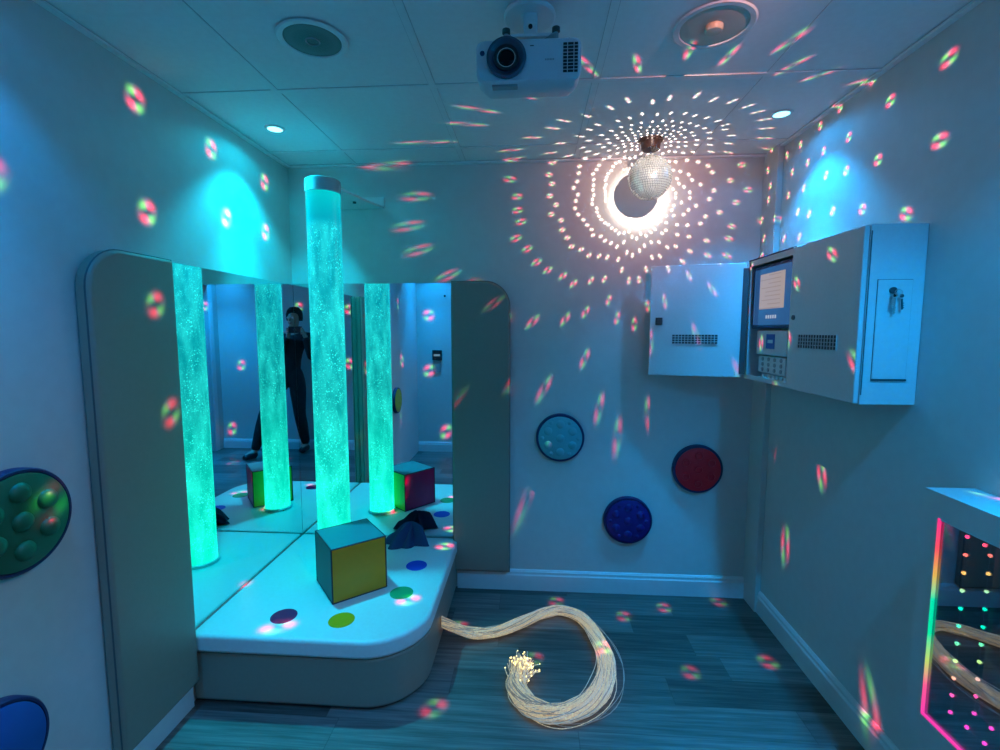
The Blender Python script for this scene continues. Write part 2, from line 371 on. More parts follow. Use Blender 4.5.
# skirting boards
prof = [(0, 0), (.017, 0), (.017, .088), (.012, .096), (.012, .108), (.005, .118), (0, .12)]
def skirt(name, ax, lo, hi, base, sgn):
    bm = bmesh.new(); prism(bm, [(base+sgn*a, z) for a, z in prof], ax, lo, hi); struct(name, bm, M['white'], smooth=True, angle=20)
skirt('baseboard_back', 0, -.428, 1.187, WB, -1)
skirt('baseboard_right', 1, DY1+.07, 2.50, WR, -1)
skirt('baseboard_left', 1, .49, 1.688, WL, 1)
skirt('baseboard_rear', 0, WL-.044, WR, WF, 1)

# ------------------------------------------------------------------ mirrors
ML = .006
def mirror(name, f, label):
    bm = bmesh.new(); f(bm); o = fin(name, bm, M['mirror']); tagv(o, label, 'mirror', 'mirrors around the platform'); return o
mirror('wall_mirror', lambda b: box(b, (WL+.001, 1.688, .300), (WL+ML, WB-.008, 1.752)), 'large wall mirror on the left wall above the white platform')
mirror('wall_mirror', lambda b: box(b, (WL+.001, WB-ML, .300), (-.446, WB-.001, 1.757)), 'large wall mirror on the back wall above the white platform')

# ------------------------------------------------------------------ padded panels
def padded(name, outline, ax, lo, hi, label, edge):
    t = thing(name, label, 'padded panel', (0, 0, 0), 'padded wall panels beside the mirrors')
    part('padding', lambda b: prism(b, outline, ax, lo, hi), M['taupe'], t, bev=.012, seg=3)
    def seam(b):
        pts = []
        for a, z in outline+[outline[0]]:
            pts.append((edge, a, z) if ax == 0 else (a, edge, z))
        dense = []
        for p, q in zip(pts, pts[1:]):
            p, q = Vector(p), Vector(q); k = max(1, int((q-p).length/.1))
            dense += [p+(q-p)*i/k for i in range(k)]
        dense.append(Vector(pts[-1])); tube(b, dense, .0028, 6)
    part('piping', seam, M['taupe_dark'], t, smooth=True)
    return t
ol = [(1.684, .112), (1.684, 1.752)] + arc(1.337+.13, 1.752-.13, .13, 90, 180, 10) + [(1.337, .112)]
padded('wall_cushion', ol, 0, WL+.002, WL+.052, 'tall taupe padded panel on the left wall beside the mirror', WL+.040)
ol = [(-.444, .122), (-.124, .122)] + arc(-.124-.14, 1.762-.14, .14, 0, 90, 10) + [(-.444, 1.762)]
padded('wall_cushion', ol, 1, WB-.052, WB-.002, 'tall taupe padded panel with rounded corner on the back wall', WB-.040)

# ------------------------------------------------------------------ platform
pf = thing('padded_platform', 'low white-topped padded corner platform with coloured spots and rounded corner', 'platform', (-.9, 2.1, 0))
def plan(x0, y0, x1, r):
    return [(x0, WB-.009), (x0, y0)] + arc(x1-r, y0+r, r, -90, 0, 14) + [(x1, WB-.009)]
FR = .23
part('plinth', lambda b: prism(b, plan(WL+.008, 1.72, -.455, FR-.02), 2, .001, .02), M['dark'], pf, smooth=True)
part('padded_base', lambda b: prism(b, plan(WL+.008, 1.702, -.432, FR), 2, .014, .220), M['taupe'], pf, bev=.012, seg=3)
part('cushion_top', lambda b: prism(b, plan(WL+.008, 1.689, -.424, FR+.012), 2, .226, .3), M['cushion'], pf, bev=.014, seg=3)
SP = [((-1.037, 1.835), (.34, .0, .07), 'purple'), ((-.784, 1.825), (.95, .36, .0), 'yellow'), ((-.592, 2.045), (.01, .30, .10), 'green'), ((-.585, 2.30), (.005, .06, .60), 'blue')]
for (x, y), c, nm in SP:
    o = part('colour_spot', lambda b: cyl(b, (x, y, .2995), .053, .0014, 2, 40), mat(nm+'_vinyl', c, .4), pf, smooth=True)
    o['label'] = nm+' round spot on the cushion'

# ------------------------------------------------------------------ bubble tube
TX, TY, TR = -.993, 2.262, .079
bt = thing('bubble_tube', 'tall glowing green bubble tube standing on the platform, full of bubbles', 'bubble tube', (TX, TY, .3))
part('base_ring', lambda b: lathe(b, [(TR+.003, .3015), (TR+.010, .3015), (TR+.010, .314), (TR+.003, .318)], 48, 2, (TX, TY, 0)), M['white'], bt, smooth=True)
o = part('water_column', lambda b: lathe(b, [(0, .302), (TR, .302)]+[(TR, .302+1.835*i/12) for i in range(1, 13)]+[(0, 2.137)], 48, 2, (TX, TY, 0)), M['bubbles'], bt, smooth=True)
part('top_cap', lambda b: lathe(b, [(0, 2.139), (TR+.002, 2.139), (TR+.002, 2.196), (TR-.006, 2.202), (0, 2.202)], 48, 2, (TX, TY, 0)), mat('cap_plastic', (.42, .55, .58), .2, coat=.5), bt, smooth=True)
bk = thing('wall_bracket', 'pale wall bracket holding the top of the bubble tube', 'bracket', (-.95, 2.6, 2.17))
def brk(b):
    ang = [(TX+(TR+.004)*math.cos(math.radians(a)), TY+(TR+.004)*math.sin(math.radians(a))) for a in range(20, 161, 20)]
    prism(b, [(-.818, WB-.002), (-.86, WB-.13)]+ang+[(-1.12, WB-.13), (-1.16, WB-.002)], 2, 2.162, 2.172)
part('shelf_plate', brk, M['white'], bk)
part('wall_flange', lambda b: box(b, (-1.16, WB-.010, 2.173), (-.818, WB-.002, 2.222)), M['white'], bk)
part('fixing_screw', lambda b: cyl(b, (-.93, WB-.15, 2.154), .009, .008, 2, 12), M['dark'], bk)

# ------------------------------------------------------------------ foam cube
cs = .250
A0 = Vector((-.866, 1.928)); ang = math.radians(39.6)
ex = Vector((math.cos(ang), math.sin(ang))); ey = Vector((-math.sin(ang), math.cos(ang)))
cc = A0+ex*cs/2+ey*cs/2
cube = thing('foam_cube', 'soft multicoloured cube, olive and teal, standing on the white platform', 'cube', (cc.x, cc.y, .301), rz=ang)
bm = bmesh.new(); h_ = cs/2
box(bm, (-h_, -h_, 0), (h_, h_, cs)); 
for f in bm.faces:
    f.normal_update(); c = f.calc_center_median()
    f.material_index = 0 if c.y < -.01 else 1 if c.x > .01 else 2 if c.y > .01 else 3 if c.x < -.01 else 4
# local -y front (olive), +x right-back (magenta), +y back-left (green), -x left (blue), top/bottom pale blue
cm = [mat('olive_vinyl', (.74, .25, .0), .45), mat('magenta_vinyl', (.50, .0, .10), .45), mat('green_vinyl', (.08, .48, .04), .45), mat('blue_vinyl', (.03, .035, .05), .45), mat('sky_vinyl', (.04, .20, .24), .45)]
fin('vinyl_cover', bm, cm, cube, bev=.006, seg=2)
def edges(b):
    k = h_-.0015
    for z in (.003, cs-.003):
        for a, c2 in (((-k, -k), (k, -k)), ((k, -k), (k, k)), ((k, k), (-k, k)), ((-k, k), (-k, -k))): tube(b, [(a[0], a[1], z), (c2[0], c2[1], z)], .0034, 6)
    for x, y in ((-k, -k), (k, -k), (k, k), (-k, k)): tube(b, [(x, y, .002), (x, y, cs-.002)], .0034, 6)
bm = bmesh.new(); edges(bm); fin('piping', bm, mat('maroon_piping', (.05, .012, .03), .5), cube, smooth=True)

# ------------------------------------------------------------------ crumpled cloth bag
def cloth():
    bm = bmesh.new(); NR, NA = 20, 96; rows = []
    from mathutils import noise
    tips_ = ((-12, .150, 10), (-62, .085, 26), (-125, .118, 24), (178, .125, 16), (120, .07, 30), (60, .075, 30))
    for i in range(NR+1):
        t = i/NR; row = []
        for j in range(NA):
            a = 360*j/NA-180; R0 = .068
            for ta, tr_, tw in tips_:
                dd_ = (a-ta+180) % 360-180; R0 = max(R0, .068+(tr_-.068)*math.exp(-(dd_/tw)**2))
            q = math.radians(a); R_ = R0*(t**.85)
            x = -.712+R_*math.cos(q); y = 2.540+R_*math.sin(q)*.80
            ridge = max(0, (R0-.068)/.08)
            z = .112*(1-t)**1.05*(1+.1*ridge)+.046*ridge*math.sin(PI*min(1, t))*(1-.4*t)+.012*math.sin(q*7+5*t)*math.sin(PI*t)
            z += .020*noise.noise(Vector((x*22, y*22, 3.1)))*math.sin(PI*min(1, t+.12))
            row.append(bm.verts.new((x+.035*(1-t), min(y+.022*(1-t), WB-.012), .3015+max(z, .002) if t < 1 else .3015)))
        rows.append(row)
    for A, B in zip(rows, rows[1:]):
        for j in range(NA): bm.faces.new((A[j], B[j], B[(j+1) % NA], A[(j+1) % NA]))
    bm.faces.new(rows[-1][::-1])
    bmesh.ops.remove_doubles(bm, verts=bm.verts, dist=1e-5)
    o = fin('crumpled_cloth', bm, M['cloth'], smooth=True, angle=40)
    tagv(o, 'crumpled navy blue cloth lying on the platform behind the cube', 'cloth')
cloth()

# ------------------------------------------------------------------ tactile discs
def disc(name, wall, a, z, r, face, label, pattern, rim=None):
    # built facing -Y at the origin, then turned onto its wall
    loc = (a, WB-.001, z) if wall == 'back' else (WL+.001, a, z)
    t = thing(name, label, 'tactile disc', loc, 'round tactile discs on the walls', rz=0 if wall == 'back' else PI/2)
    bm = bmesh.new(); lathe(bm, [(0, 0), (r, 0), (r, -.024), (r-.004, -.030), (r-.010, -.030), (r-.012, -.026), (0, -.026)], 64, 1); fin('rim', bm, rim or M['navy'], t, smooth=True)
    bm = bmesh.new(); ri = r-.0135
    lathe(bm, [(0, -.0265), (ri, -.0265), (ri, -.031), (ri-.004, -.033), (0, -.033)], 64, 1)
    hexp = [(0, 0)]+[(.078*math.cos(math.radians(60*k+30)), .078*math.sin(math.radians(60*k+30))) for k in range(6)]
    if pattern == 'rings':
        for x, y in hexp: lathe(bm, [(.013, -.033), (.016, -.038), (.020, -.038), (.023, -.033)], 28, 1, (x, 0, y))
    elif pattern == 'domes':
        for x, y in hexp: lathe(bm, [(.027, -.0325)]+[(.027*math.cos(q), -.033-.014*math.sin(q)) for q in (.4, .8, 1.2)]+[(0, -.047)], 24, 1, (x, 0, y))
    elif pattern == 'crests':
        for x, y in hexp: lathe(bm, [(.024, -.0325), (.019, -.037), (.008, -.039), (0, -.0395)], 20, 1, (x, 0, y))
        for k in range(6):
            q = math.radians(60*k); lathe(bm, [(.012, -.0325), (.008, -.036), (0, -.037)], 14, 1, (.1*math.cos(q), 0, .1*math.sin(q)))
    elif pattern == 'ribs':
        for k in range(-6, 7):
            x = k*.017; hh = math.sqrt(max(0, (ri-.008)**2-x*x)); tube(bm, [(x, -.0335, -hh), (x, -.0335, hh)], .0045, 8)
    elif pattern == 'grain':
        random.seed(9)
        for k in range(70):
            q = random.uniform(0, 2*PI); d_ = (ri-.012)*math.sqrt(random.random()); lathe(bm, [(.007, -.0325), (.004, -.036), (0, -.037)], 8, 1, (d_*math.cos(q), 0, d_*math.sin(q)))
    fin('textured_face', bm, face, t, smooth=True, angle=50)
    return t
disc('tactile_disc', 'back', .156, .901, .134, mat('teal_rubber', (.10, .42, .46), .5), 'teal tactile disc with dark rim on the back wall', 'crests')
disc('tactile_disc', 'back', .538, .436, .134, mat('indigo_rubber', (.018, .008, .16), .45), 'dark indigo tactile disc low on the back wall', 'crests', mat('indigo_rim', (.012, .006, .08), .4))
disc('tactile_disc', 'back', .908, .738, .134, mat('red_rubber', (.90, .006, .02), .45), 'red tactile disc with seven raised rings on the back wall', 'rings')
disc('tactile_disc', 'left', 1.115, 1.000, .140, mat('green_rubber', (.008, .12, .05), .45), 'green tactile disc with raised domes on the left wall', 'domes')
disc('tactile_disc', 'left', 1.00, .428, .140, mat('blue_rubber', (.010, .10, .36), .45), 'bright blue tactile disc at the bottom of the left wall', 'plain')
disc('tactile_disc', 'left', .66, .80, .128, mat('yellow_rubber', (.55, .42, .03), .45), 'yellow tactile disc seen in the mirror, on the left wall', 'grain')

# ------------------------------------------------------------------ ceiling fittings
for i, ((x, y), col) in enumerate(zip(DOWN, DOWN_COL)):
    lab = ['blue downlight in the ceiling corner above the bubble tube', 'blue downlight in the ceiling above the metal cabinet', 'blue downlight near the left wall, above the green disc', 'blue downlight near the right wall, above the light panel', 'blue downlight by the rear wall, on the left', 'blue downlight by the rear wall, near the door'][i]
    t = thing('downlight', lab, 'ceiling light', (x, y, H), 'ceiling downlights')
    part('trim_ring', lambda b: lathe(b, [(.032, H-.001), (.032, H-.006), (.040, H-.006), (.044, H-.001)], 36, 2, (x, y, 0)), M['white'], t, smooth=True)
    e = mat('lit_lamp_lens', (.1, .1, .1), .3, emit=(.25, .80, 1.0), es=3.0)
    part('lens', lambda b: cyl(b, (x, y, H-.005), .0315, .004, 2, 32), e, t)
# ceiling speakers
def speaker(x, y, r, label, grille):
    t = thing('ceiling_speaker', label, 'speaker', (x, y, H), 'round ceiling speakers')
    part('outer_ring', lambda b: lathe(b, [(r-.012, H-.0045), (r-.010, H-.008), (r+.004, H-.008), (r+.009, H-.0045)], 56, 2, (x, y, 0)), M['grid'] if grille else M['steel'], t, smooth=True)
    if grille:
        m = bpy.data.materials.new('perforated_grille'); m.use_nodes = True; nt = NT(m.node_tree); b_ = nt.n['Principled BSDF']
        tc = nt.new('ShaderNodeTexCoord'); vo = nt.new('ShaderNodeTexVoronoi'); vo.inputs['Scale'].default_value = 260; vo.inputs['Randomness'].default_value = 0
        nt.l.new(tc.outputs['Object'], vo.inputs['Vector'])
        nt.put(b_.inputs['Base Color'], nt.mixc(nt.step(vo.outputs['Distance'], .30, .42), (.015, .02, .02, 1), (.16, .18, .18, 1)))
        part('grille', lambda b: lathe(b, [(r-.0115, H-.0046), (r*.6, H-.0065), (0, H-.0075)], 56, 2, (x, y, 0)), m, t, smooth=True)
        part('badge_ring', lambda b: lathe(b, [(.018, H-.0075), (.0205, H-.0105), (.023, H-.0075)], 32, 2, (x, y, 0)), M['grey'], t, smooth=True)
    else:
        part('speaker_cone', lambda b: lathe(b, [(r-.0115, H-.0046), (r-.020, H-.0062), (r*.3, H-.0052), (r*.26, H-.0048), (0, H-.0048)], 56, 2, (x, y, 0)), mat('cream_cone', (.55, .47, .38), .5), t, smooth=True)
        part('dust_cap', lambda b: lathe(b, [(.026, H-.005), (.026, H-.014), (.022, H-.020), (0, H-.023)], 36, 2, (x, y, 0)), mat('tan_cap', (.50, .40, .28), .4), t, smooth=True)
speaker(-.689, 1.532, .098, 'dark round grille speaker in the ceiling, left of the projector', True)
speaker(.530, 1.545, .108, 'cream open-cone speaker in the ceiling, right of the projector', False)

# ------------------------------------------------------------------ mirror ball
mb = thing('mirror_ball', 'silver mirror ball hanging from the ceiling near the back wall', 'mirror ball', tuple(BALL))
RB = RBALL
part('core', lambda b: ball(b, tuple(BALL), RB-.0035, 40), M['dark'], mb, smooth=True)
def tiles(b):
    random.seed(2)
    rows = 30
    for i in range(rows):
        th0 = PI*(i+.5)/rows; k = max(3, round(2*PI*math.sin(th0)*rows/PI)); gp = .80
        for j in range(k):
            p0 = 2*PI*(j+.5)/k; n_ = Vector((math.sin(th0)*math.cos(p0), math.sin(th0)*math.sin(p0), math.cos(th0)))
            e1_ = Vector((-math.sin(p0), math.cos(p0), 0)); e2_ = n_.cross(e1_); q1, q2 = random.gauss(0, .05), random.gauss(0, .05)
            wv = RB*math.sin(th0)*PI/k*gp; hv = RB*PI/rows/2*gp
            vs = []
            for dep, sc_ in ((0, 1), (-.003, 1)):
                for a, c2 in ((-1, -1), (1, -1), (1, 1), (-1, 1)): vs.append(b.verts.new(BALL+n_*(RB+dep+a*wv*q1+c2*hv*q2)+e1_*a*wv+e2_*c2*hv))
            b.faces.new(vs[:4])
            for q in range(4): b.faces.new((vs[q], vs[4+q], vs[4+(q+1) % 4], vs[(q+1) % 4]))
part('mirror_tiles', tiles, M['facet'], mb)
part('hanger', lambda b: tube(b, [(BALL.x, BALL.y, BALL.z+RB-.004), (BALL.x, BALL.y, 2.356)], .005, 8), M['chrome'], mb, smooth=True)
part('motor_housing', lambda b: lathe(b, [(0, 2.350), (.040, 2.350), (.043, 2.354), (.046, 2.384), (.056, 2.388), (.058, H-.004), (0, H-.004)], 40, 2, (BALL.x, BALL.y, 0)), M['bronze'], mb, smooth=True)
blk = bpy.data.collections.new('light_blockers')
for o in mb.children:
    blk.objects.link(o)
ballamp.light_linking.blocker_collection = blk
for co in blk.collection_objects: co.light_linking.link_state = 'EXCLUDE'
# pin spot fitting
def pin_spot(P, aim, label):
    t = thing('pin_spot', label, 'spotlight', tuple(P)); dr_ = (aim-P).normalized()
    part('lamp_body', lambda b: tube(b, [P-dr_*.13, P-dr_*.125, P-dr_*.05, P-dr_*.04], [.012, .032, .036, .036], 24), M['black'], t, smooth=True)
    part('yoke', lambda b: (box(b, (P.x-.045, P.y-.10, H-.012), (P.x+.045, P.y-.06, H-.005)), box(b, (P.x-.045, P.y-.09, P.z-.01), (P.x-.041, P.y-.07, H-.012)), box(b, (P.x+.041, P.y-.09, P.z-.01), (P.x+.045, P.y-.07, H-.012))), M['black'], t)
pin_spot(PIN, BALL, 'small black pin spot on the ceiling aimed at the mirror ball')
pin_spot(WASH, WASH_AIM, 'added black spot on the ceiling near the door, brightening the left wall')  # out-of-view fitting added to carry the warm lamp

# ------------------------------------------------------------------ projector
pj = thing('projector', 'white projector hanging from the ceiling with its large lens forward', 'projector', (-.015, 1.45, 2.2))
FY = 1.35
x0, x1, z0, z1 = -.157, .124, 2.164, 2.273
def shell(b):
    # front outline with rounded corners, lofted back; the belly rises to the rear
    def sec(y, ins, lo, hi):
        pts = []
        for cx, cz, a0 in ((x1-ins-.02, hi-.02, 0), (x0+ins+.02, hi-.02, 90), (x0+ins+.02, lo+.03, 180), (x1-ins-.02, lo+.03, 270)):
            for k in range(6):
                q = math.radians(a0+90*k/5); rz_ = .02 if a0 < 180 else .03
                pts.append(b.verts.new((cx+.02*math.cos(q), y, cz+rz_*math.sin(q))))
        return pts
    S_ = [sec(FY, .006, z0+.004, z1-.005), sec(FY+.006, 0, z0, z1), sec(FY+.05, .002, z0-.004, z1), sec(FY+.10, .014, z0+.004, z1-.002), sec(FY+.19, .03, z0+.045, z1-.008)]
    for A, B in zip(S_, S_[1:]):
        n_ = len(A)
        for k in range(n_): b.faces.new((A[k], B[k], B[(k+1) % n_], A[(k+1) % n_]))
    b.faces.new(S_[0]); b.faces.new(S_[-1][::-1])
part('shell', shell, M['projector'], pj, smooth=True)
LX, LZ = -.075, 2.222
part('lens_surround', lambda b: lathe(b, [(.052, FY-.001), (.053, FY-.010), (.046, FY-.013), (.040, FY-.006), (.034, FY-.004), (.034, FY+.004)], 48, 1, (LX, 0, LZ)), mat('slate_ring', (.05, .06, .10), .35), pj, smooth=True)
part('lens_barrel', lambda b: lathe(b, [(.034, FY-.002), (.033, FY-.010), (.027, FY-.010), (.025, FY-.003), (.0, FY-.003)], 48, 1, (LX, 0, LZ)), M['black'], pj, smooth=True)
part('lens_ring', lambda b: lathe(b, [(.0245, FY-.004), (.0245, FY-.008), (.0225, FY-.008), (.0225, FY-.004)], 48, 1, (LX, 0, LZ)), M['chrome'], pj, smooth=True)
part('lens_glass', lambda b: lathe(b, [(.021, FY-.0045), (.014, FY-.009), (0, FY-.011)], 40, 1, (LX, 0, LZ)), mat('coated_lens', (.003, .003, .006), .12, coat=0.0, spec=.15), pj, smooth=True)
def vent(b):
    for r_ in range(9):
        for xa, xb in ((.076, .086), (.0885, .103), (.1055, .1145)): box(b, (xa, FY-.002, 2.183+r_*.0086), (xb, FY+.004, 2.1885+r_*.0086))
part('air_vent', vent, M['black'], pj)
part('infrared_window', lambda b: cyl(b, (-.140, FY-.002, 2.238), .0065, .004, 1, 20), M['navy'], pj)
part('name_mark', lambda b: [box(b, (.028+k*.0042, FY-.0008, 2.215), (.031+k*.0042, FY+.004, 2.2195)) for k in range(6)], M['grey'], pj)
part('small_mark', lambda b: box(b, (-.012, FY-.0008, 2.252), (-.002, FY+.004, 2.2545)), M['dark'], pj)
part('underside_recess', lambda b: box(b, (-.115, FY+.012, z0-.0058), (-.045, FY+.035, z0+.004)), M['grey'], pj, bev=.002)
pm = thing('projector_mount', 'white ceiling bracket with bolts and arms above the projector', 'mount', (-.015, 1.45, 2.3))
part('ceiling_plate', lambda b: lathe(b, [(0, H-.014), (.070, H-.014), (.074, H-.010), (.074, H-.004), (0, H-.004)], 44, 2, (-.015, 1.46, 0)), M['white'], pm, smooth=True)
part('stem', lambda b: box(b, (-.032, 1.425, 2.312), (.008, 1.47, H-.014)), M['white'], pm, bev=.005)
part('cross_plate', lambda b: box(b, (-.075, 1.395, 2.302), (.055, 1.50, 2.312)), M['white'], pm, bev=.003)
for sx, sy in ((-.078, 1.39), (.058, 1.39), (-.078, 1.51), (.058, 1.51)):
    part('arm', lambda b: (tube(b, [(-.015+(sx+.015)*.3, 1.45+(sy-1.45)*.3, 2.307), (sx, sy, 2.300)], .008, 8), tube(b, [(sx, sy, 2.306), (sx, sy, z1+.0005)], .007, 10)), M['grey'], pm, smooth=True)
    part('bolt', lambda b: cyl(b, (sx, sy, 2.309), .011, .010, 2, 14), M['dark'], pm)
part('set_screw', lambda b: cyl(b, (-.012, 1.421, 2.345), .006, .006, 1, 12), M['black'], pm)
for sx in (-.135, .095): part('foot_stud', lambda b: tube(b, [(sx, 1.40, z1+.0002), (sx, 1.40, z1+.024)], .0028, 8), M['dark'], pm, smooth=True)

# ------------------------------------------------------------------ steel control cabinet
CX, CY0, CYM, CY1, CZ0, CZ1 = 1.045, 1.588, 2.005, 2.425, 1.262, 1.826
XW = WR-.002
cb = thing('control_cabinet', 'white steel wall cabinet with vented doors and open compartment on the right wall', 'cabinet', (1.13, 2.0, 1.26))
def housing(b):
    s = .006
    box(b, (CX, CY0, CZ0), (XW, CY0+s, CZ1)); box(b, (CX, CY1-s, CZ0), (XW, CY1, CZ1)); box(b, (CX, CYM-s, CZ0+s), (XW-s, CYM+s, CZ1-s))
    box(b, (CX, CY0+s, CZ1-s), (XW, CY1-s, CZ1)); box(b, (CX, CY0+s, CZ0), (XW, CY1-s, CZ0+s)); box(b, (XW-s, CY0+s, CZ0+s), (XW, CY1-s, CZ1-s))
    for a, c2 in ((CYM+s, CYM+.02), (CY1-.022, CY1-s)): box(b, (CX, a, CZ0+s), (CX+.004, c2, CZ1-s))
    box(b, (CX, CYM+s, CZ1-.026), (CX+.004, CY1-s, CZ1-s)); box(b, (CX, CYM+s, CZ0+s), (CX+.004, CY1-s, CZ0+.02))
part('housing', housing, M['steel'], cb)
part('top_gasket', lambda b: box(b, (CX-.002, CYM+.01, CZ1+.0005), (CX+.012, CY1, CZ1+.006)), M['navy'], cb)
def grille(b, y0, y1, z0_, z1_, nx_=14, nz_=4):
    # slots cut look: raised frame and bars over dark backing
    for k in range(nx_+1):
        y = y0+(y1-y0)*k/nx_; box(b, (-.003, y-.0012, z0_), (0, y+.0012, z1_))
    for k in range(nz_+1):
        z = z0_+(z1_-z0_)*k/nz_; box(b, (-.003, y0, z-.0012), (0, y1, z+.0012))
dn = part('door', lambda b: box(b, (CX-.018, CY0+.002, CZ0+.002), (CX-.0015, CYM-.002, CZ1-.002)), M['steel'], cb, bev=.003)
GY0, GY1, GZ0, GZ1 = 1.690, 1.925, 1.430, 1.482
def onx(f, x, b2):
    f(b2); bmesh.ops.translate(b2, verts=b2.verts, vec=(x, 0, 0))
part('vent_backing', lambda b: box(b, (CX-.0195, GY0, GZ0), (CX-.0175, GY1, GZ1)), M['black'], dn)
part('vent_grille', lambda b: onx(lambda q: grille(q, GY0, GY1, GZ0, GZ1), CX-.0190, b), M['steel'], dn)
part('lock', lambda b: cyl(b, (CX-.023, 1.968, 1.548), .0095, .006, 0, 20), M['dark'], dn)
# hatch on the end face
ht = part('side_hatch', lambda b: box(b, (CX+.030, CY0-.0035, 1.344), (XW-.036, CY0-.0005, 1.655)), M['steel'], cb, bev=.001)
part('hatch_gap', lambda b: [box(b, a, c2) for a, c2 in (((CX+.0285, CY0-.0012, 1.3425), (CX+.030, CY0-.0002, 1.6565)), ((XW-.036, CY0-.0012, 1.3425), (XW-.0345, CY0-.0002, 1.6565)), ((CX+.0285, CY0-.0012, 1.655), (XW-.0345, CY0-.0002, 1.6565)), ((CX+.0285, CY0-.005, 1.338), (XW-.0345, CY0-.0002, 1.3435)))], M['dark'], ht)
part('hatch_lock', lambda b: cyl(b, (1.118, CY0-.010, 1.622), .010, .0065, 1, 20), M['dark'], ht, smooth=True)
part('edge_gap', lambda b: box(b, (CX+.001, CY0-.0012, CZ0+.03), (CX+.004, CY0-.0002, CZ1-.02)), M['dark'], cb)
ks = thing('key_bunch', 'small bunch of keys hanging in the lock of the cabinet end', 'keys', (1.125, CY0-.014, 1.60))
def key(b, x, z, l, a):
    q = bmesh.new(); cyl(q, (0, -.001, 0), .006, .002, 1, 14); box(q, (-.0025, -.001, -l), (.0025, .001, -.008))
    for k in range(3): box(q, (.0025, -.001, -l+.004+k*.007), (.0055, .001, -l+.007+k*.007))
    mm = Matrix.Translation((x, CY0-.016, z)) @ Matrix.Rotation(a, 4, 'Y'); bmesh.ops.transform(q, matrix=mm, verts=q.verts)
    me = bpy.data.meshes.new('t'); q.to_mesh(me); q.free(); b.from_mesh(me); bpy.data.meshes.remove(me)
part('key', lambda b: key(b, 1.119, 1.606, .058, .05), M['chrome'], ks)
part('key', lambda b: key(b, 1.138, 1.604, .042, -.08), M['dark'], ks)
part('key', lambda b: key(b, 1.115, 1.606, .040, .18), M['chrome'], ks)
part('key_ring', lambda b: tube(b, [(1.128+.011*math.cos(2*PI*k/20), CY0-.016, 1.614+.010*math.sin(2*PI*k/20)) for k in range(21)], .0012, 6), M['chrome'], ks, smooth=True)
# open door, hinged at the far edge of the cabinet
HX, HY = CX-.012, CY1+.004
dang = math.atan2(2.547-HY, .606-HX)
od = thing('cabinet_door', 'open white steel door swung out flat before the back wall', 'cabinet door', (HX, HY, CZ0), rz=dang)
DW = .440
bm = bmesh.new(); box(bm, (0, -.009, .002), (DW, .009, CZ1-CZ0-.002)); fin('door_leaf', bm, M['steel'], od, bev=.003)
dl = od.children[0]
def loc_part(name, f, m, parent, **kw):
    bm = bmesh.new(); f(bm); return fin(name, bm, m, parent, **kw)
loc_part('vent_backing', lambda b: box(b, (.115, .0085, .166), (.330, .0105, .214)), M['dark'], dl)
def g2_(b):
    for k in range(15):
        x = .115+.215*k/14; box(b, (x-.0012, .010, .166), (x+.0012, .0122, .214))
    for k in range(5):
        z = .166+.048*k/4; box(b, (.115, .010, z-.0012), (.330, .0122, z+.0012))
loc_part('vent_grille', g2_, M['steel'], dl)
loc_part('latch', lambda b: (box(b, (.378, .009, .262), (.412, .018, .300)), cyl(b, (.395, .018, .281), .010, .004, 1, 16)), M['dark'], dl, bev=.002)
loc_part('hinge_strip', lambda b: box(b, (-.012, -.004, .02), (.014, .0115, CZ1-CZ0-.03)), M['dark'], dl)
# touch panel in the compartment
def screen_mat():
    m = bpy.data.materials.new('lit_touch_screen'); m.use_nodes = True; nt = NT(m.node_tree); b = nt.n['Principled BSDF']
    tc = nt.new('ShaderNodeTexCoord'); x, y, z = nt.xyz(tc.outputs['Generated'])
    b.inputs['Base Color'].default_value = (.01, .01, .01, 1); b.inputs['Roughness'].default_value = .12
    inx = nt.m('MULTIPLY', nt.m('GREATER_THAN', y, .20), nt.m('LESS_THAN', y, .84)); inz = nt.m('MULTIPLY', nt.m('GREATER_THAN', z, .28), nt.m('LESS_THAN', z, .90))
    page = nt.m('MULTIPLY', inx, inz)
    line = nt.m('MULTIPLY', nt.m('LESS_THAN', nt.m('FRACT', nt.m('MULTIPLY', z, 14.0)), .22), nt.m('MULTIPLY', nt.m('GREATER_THAN', y, .30), nt.m('LESS_THAN', nt.m('ADD', y, nt.m('MULTIPLY', nt.m('SINE', nt.m('MULTIPLY', nt.m('FLOOR', nt.m('MULTIPLY', z, 14.0)), 9.0)), .12)), .72)))
    c = nt.mixc(page, (.03, .11, .30, 1), nt.mixc(line, (.55, .42, .36, 1), (.42, .30, .26, 1)))
    ic = nt.m('MULTIPLY', nt.m('MULTIPLY', nt.m('GREATER_THAN', z, .11), nt.m('LESS_THAN', z, .17)), nt.m('MULTIPLY', nt.m('MULTIPLY', nt.m('GREATER_THAN', y, .36), nt.m('LESS_THAN', y, .66)), nt.m('GREATER_THAN', nt.m('FRACT', nt.m('MULTIPLY', y, 17.0)), .35)))
    c = nt.mixc(ic, c, (.6, .65, .75, 1))
    nt.put(b.inputs['Emission Color'], c); b.inputs['Emission Strength'].default_value = .60
    return m
ts = thing('touch_screen', 'black framed touch screen with a pale page, inside the open cabinet', 'touch screen', (CX+.06, 2.2, 1.67))
SX = 1.058
part('bezel', lambda b: box(b, (SX, 2.016, 1.506), (SX+.022, 2.402, 1.792)), M['navy'], ts, bev=.004)
part('display', lambda b: box(b, (SX-.0015, 2.040, 1.522), (SX+.002, 2.384, 1.778)), screen_mat(), ts)
eb = thing('switch_unit', 'pale control module with a small blue square label, under the touch screen', 'control unit', (CX+.1, 2.2, 1.3))
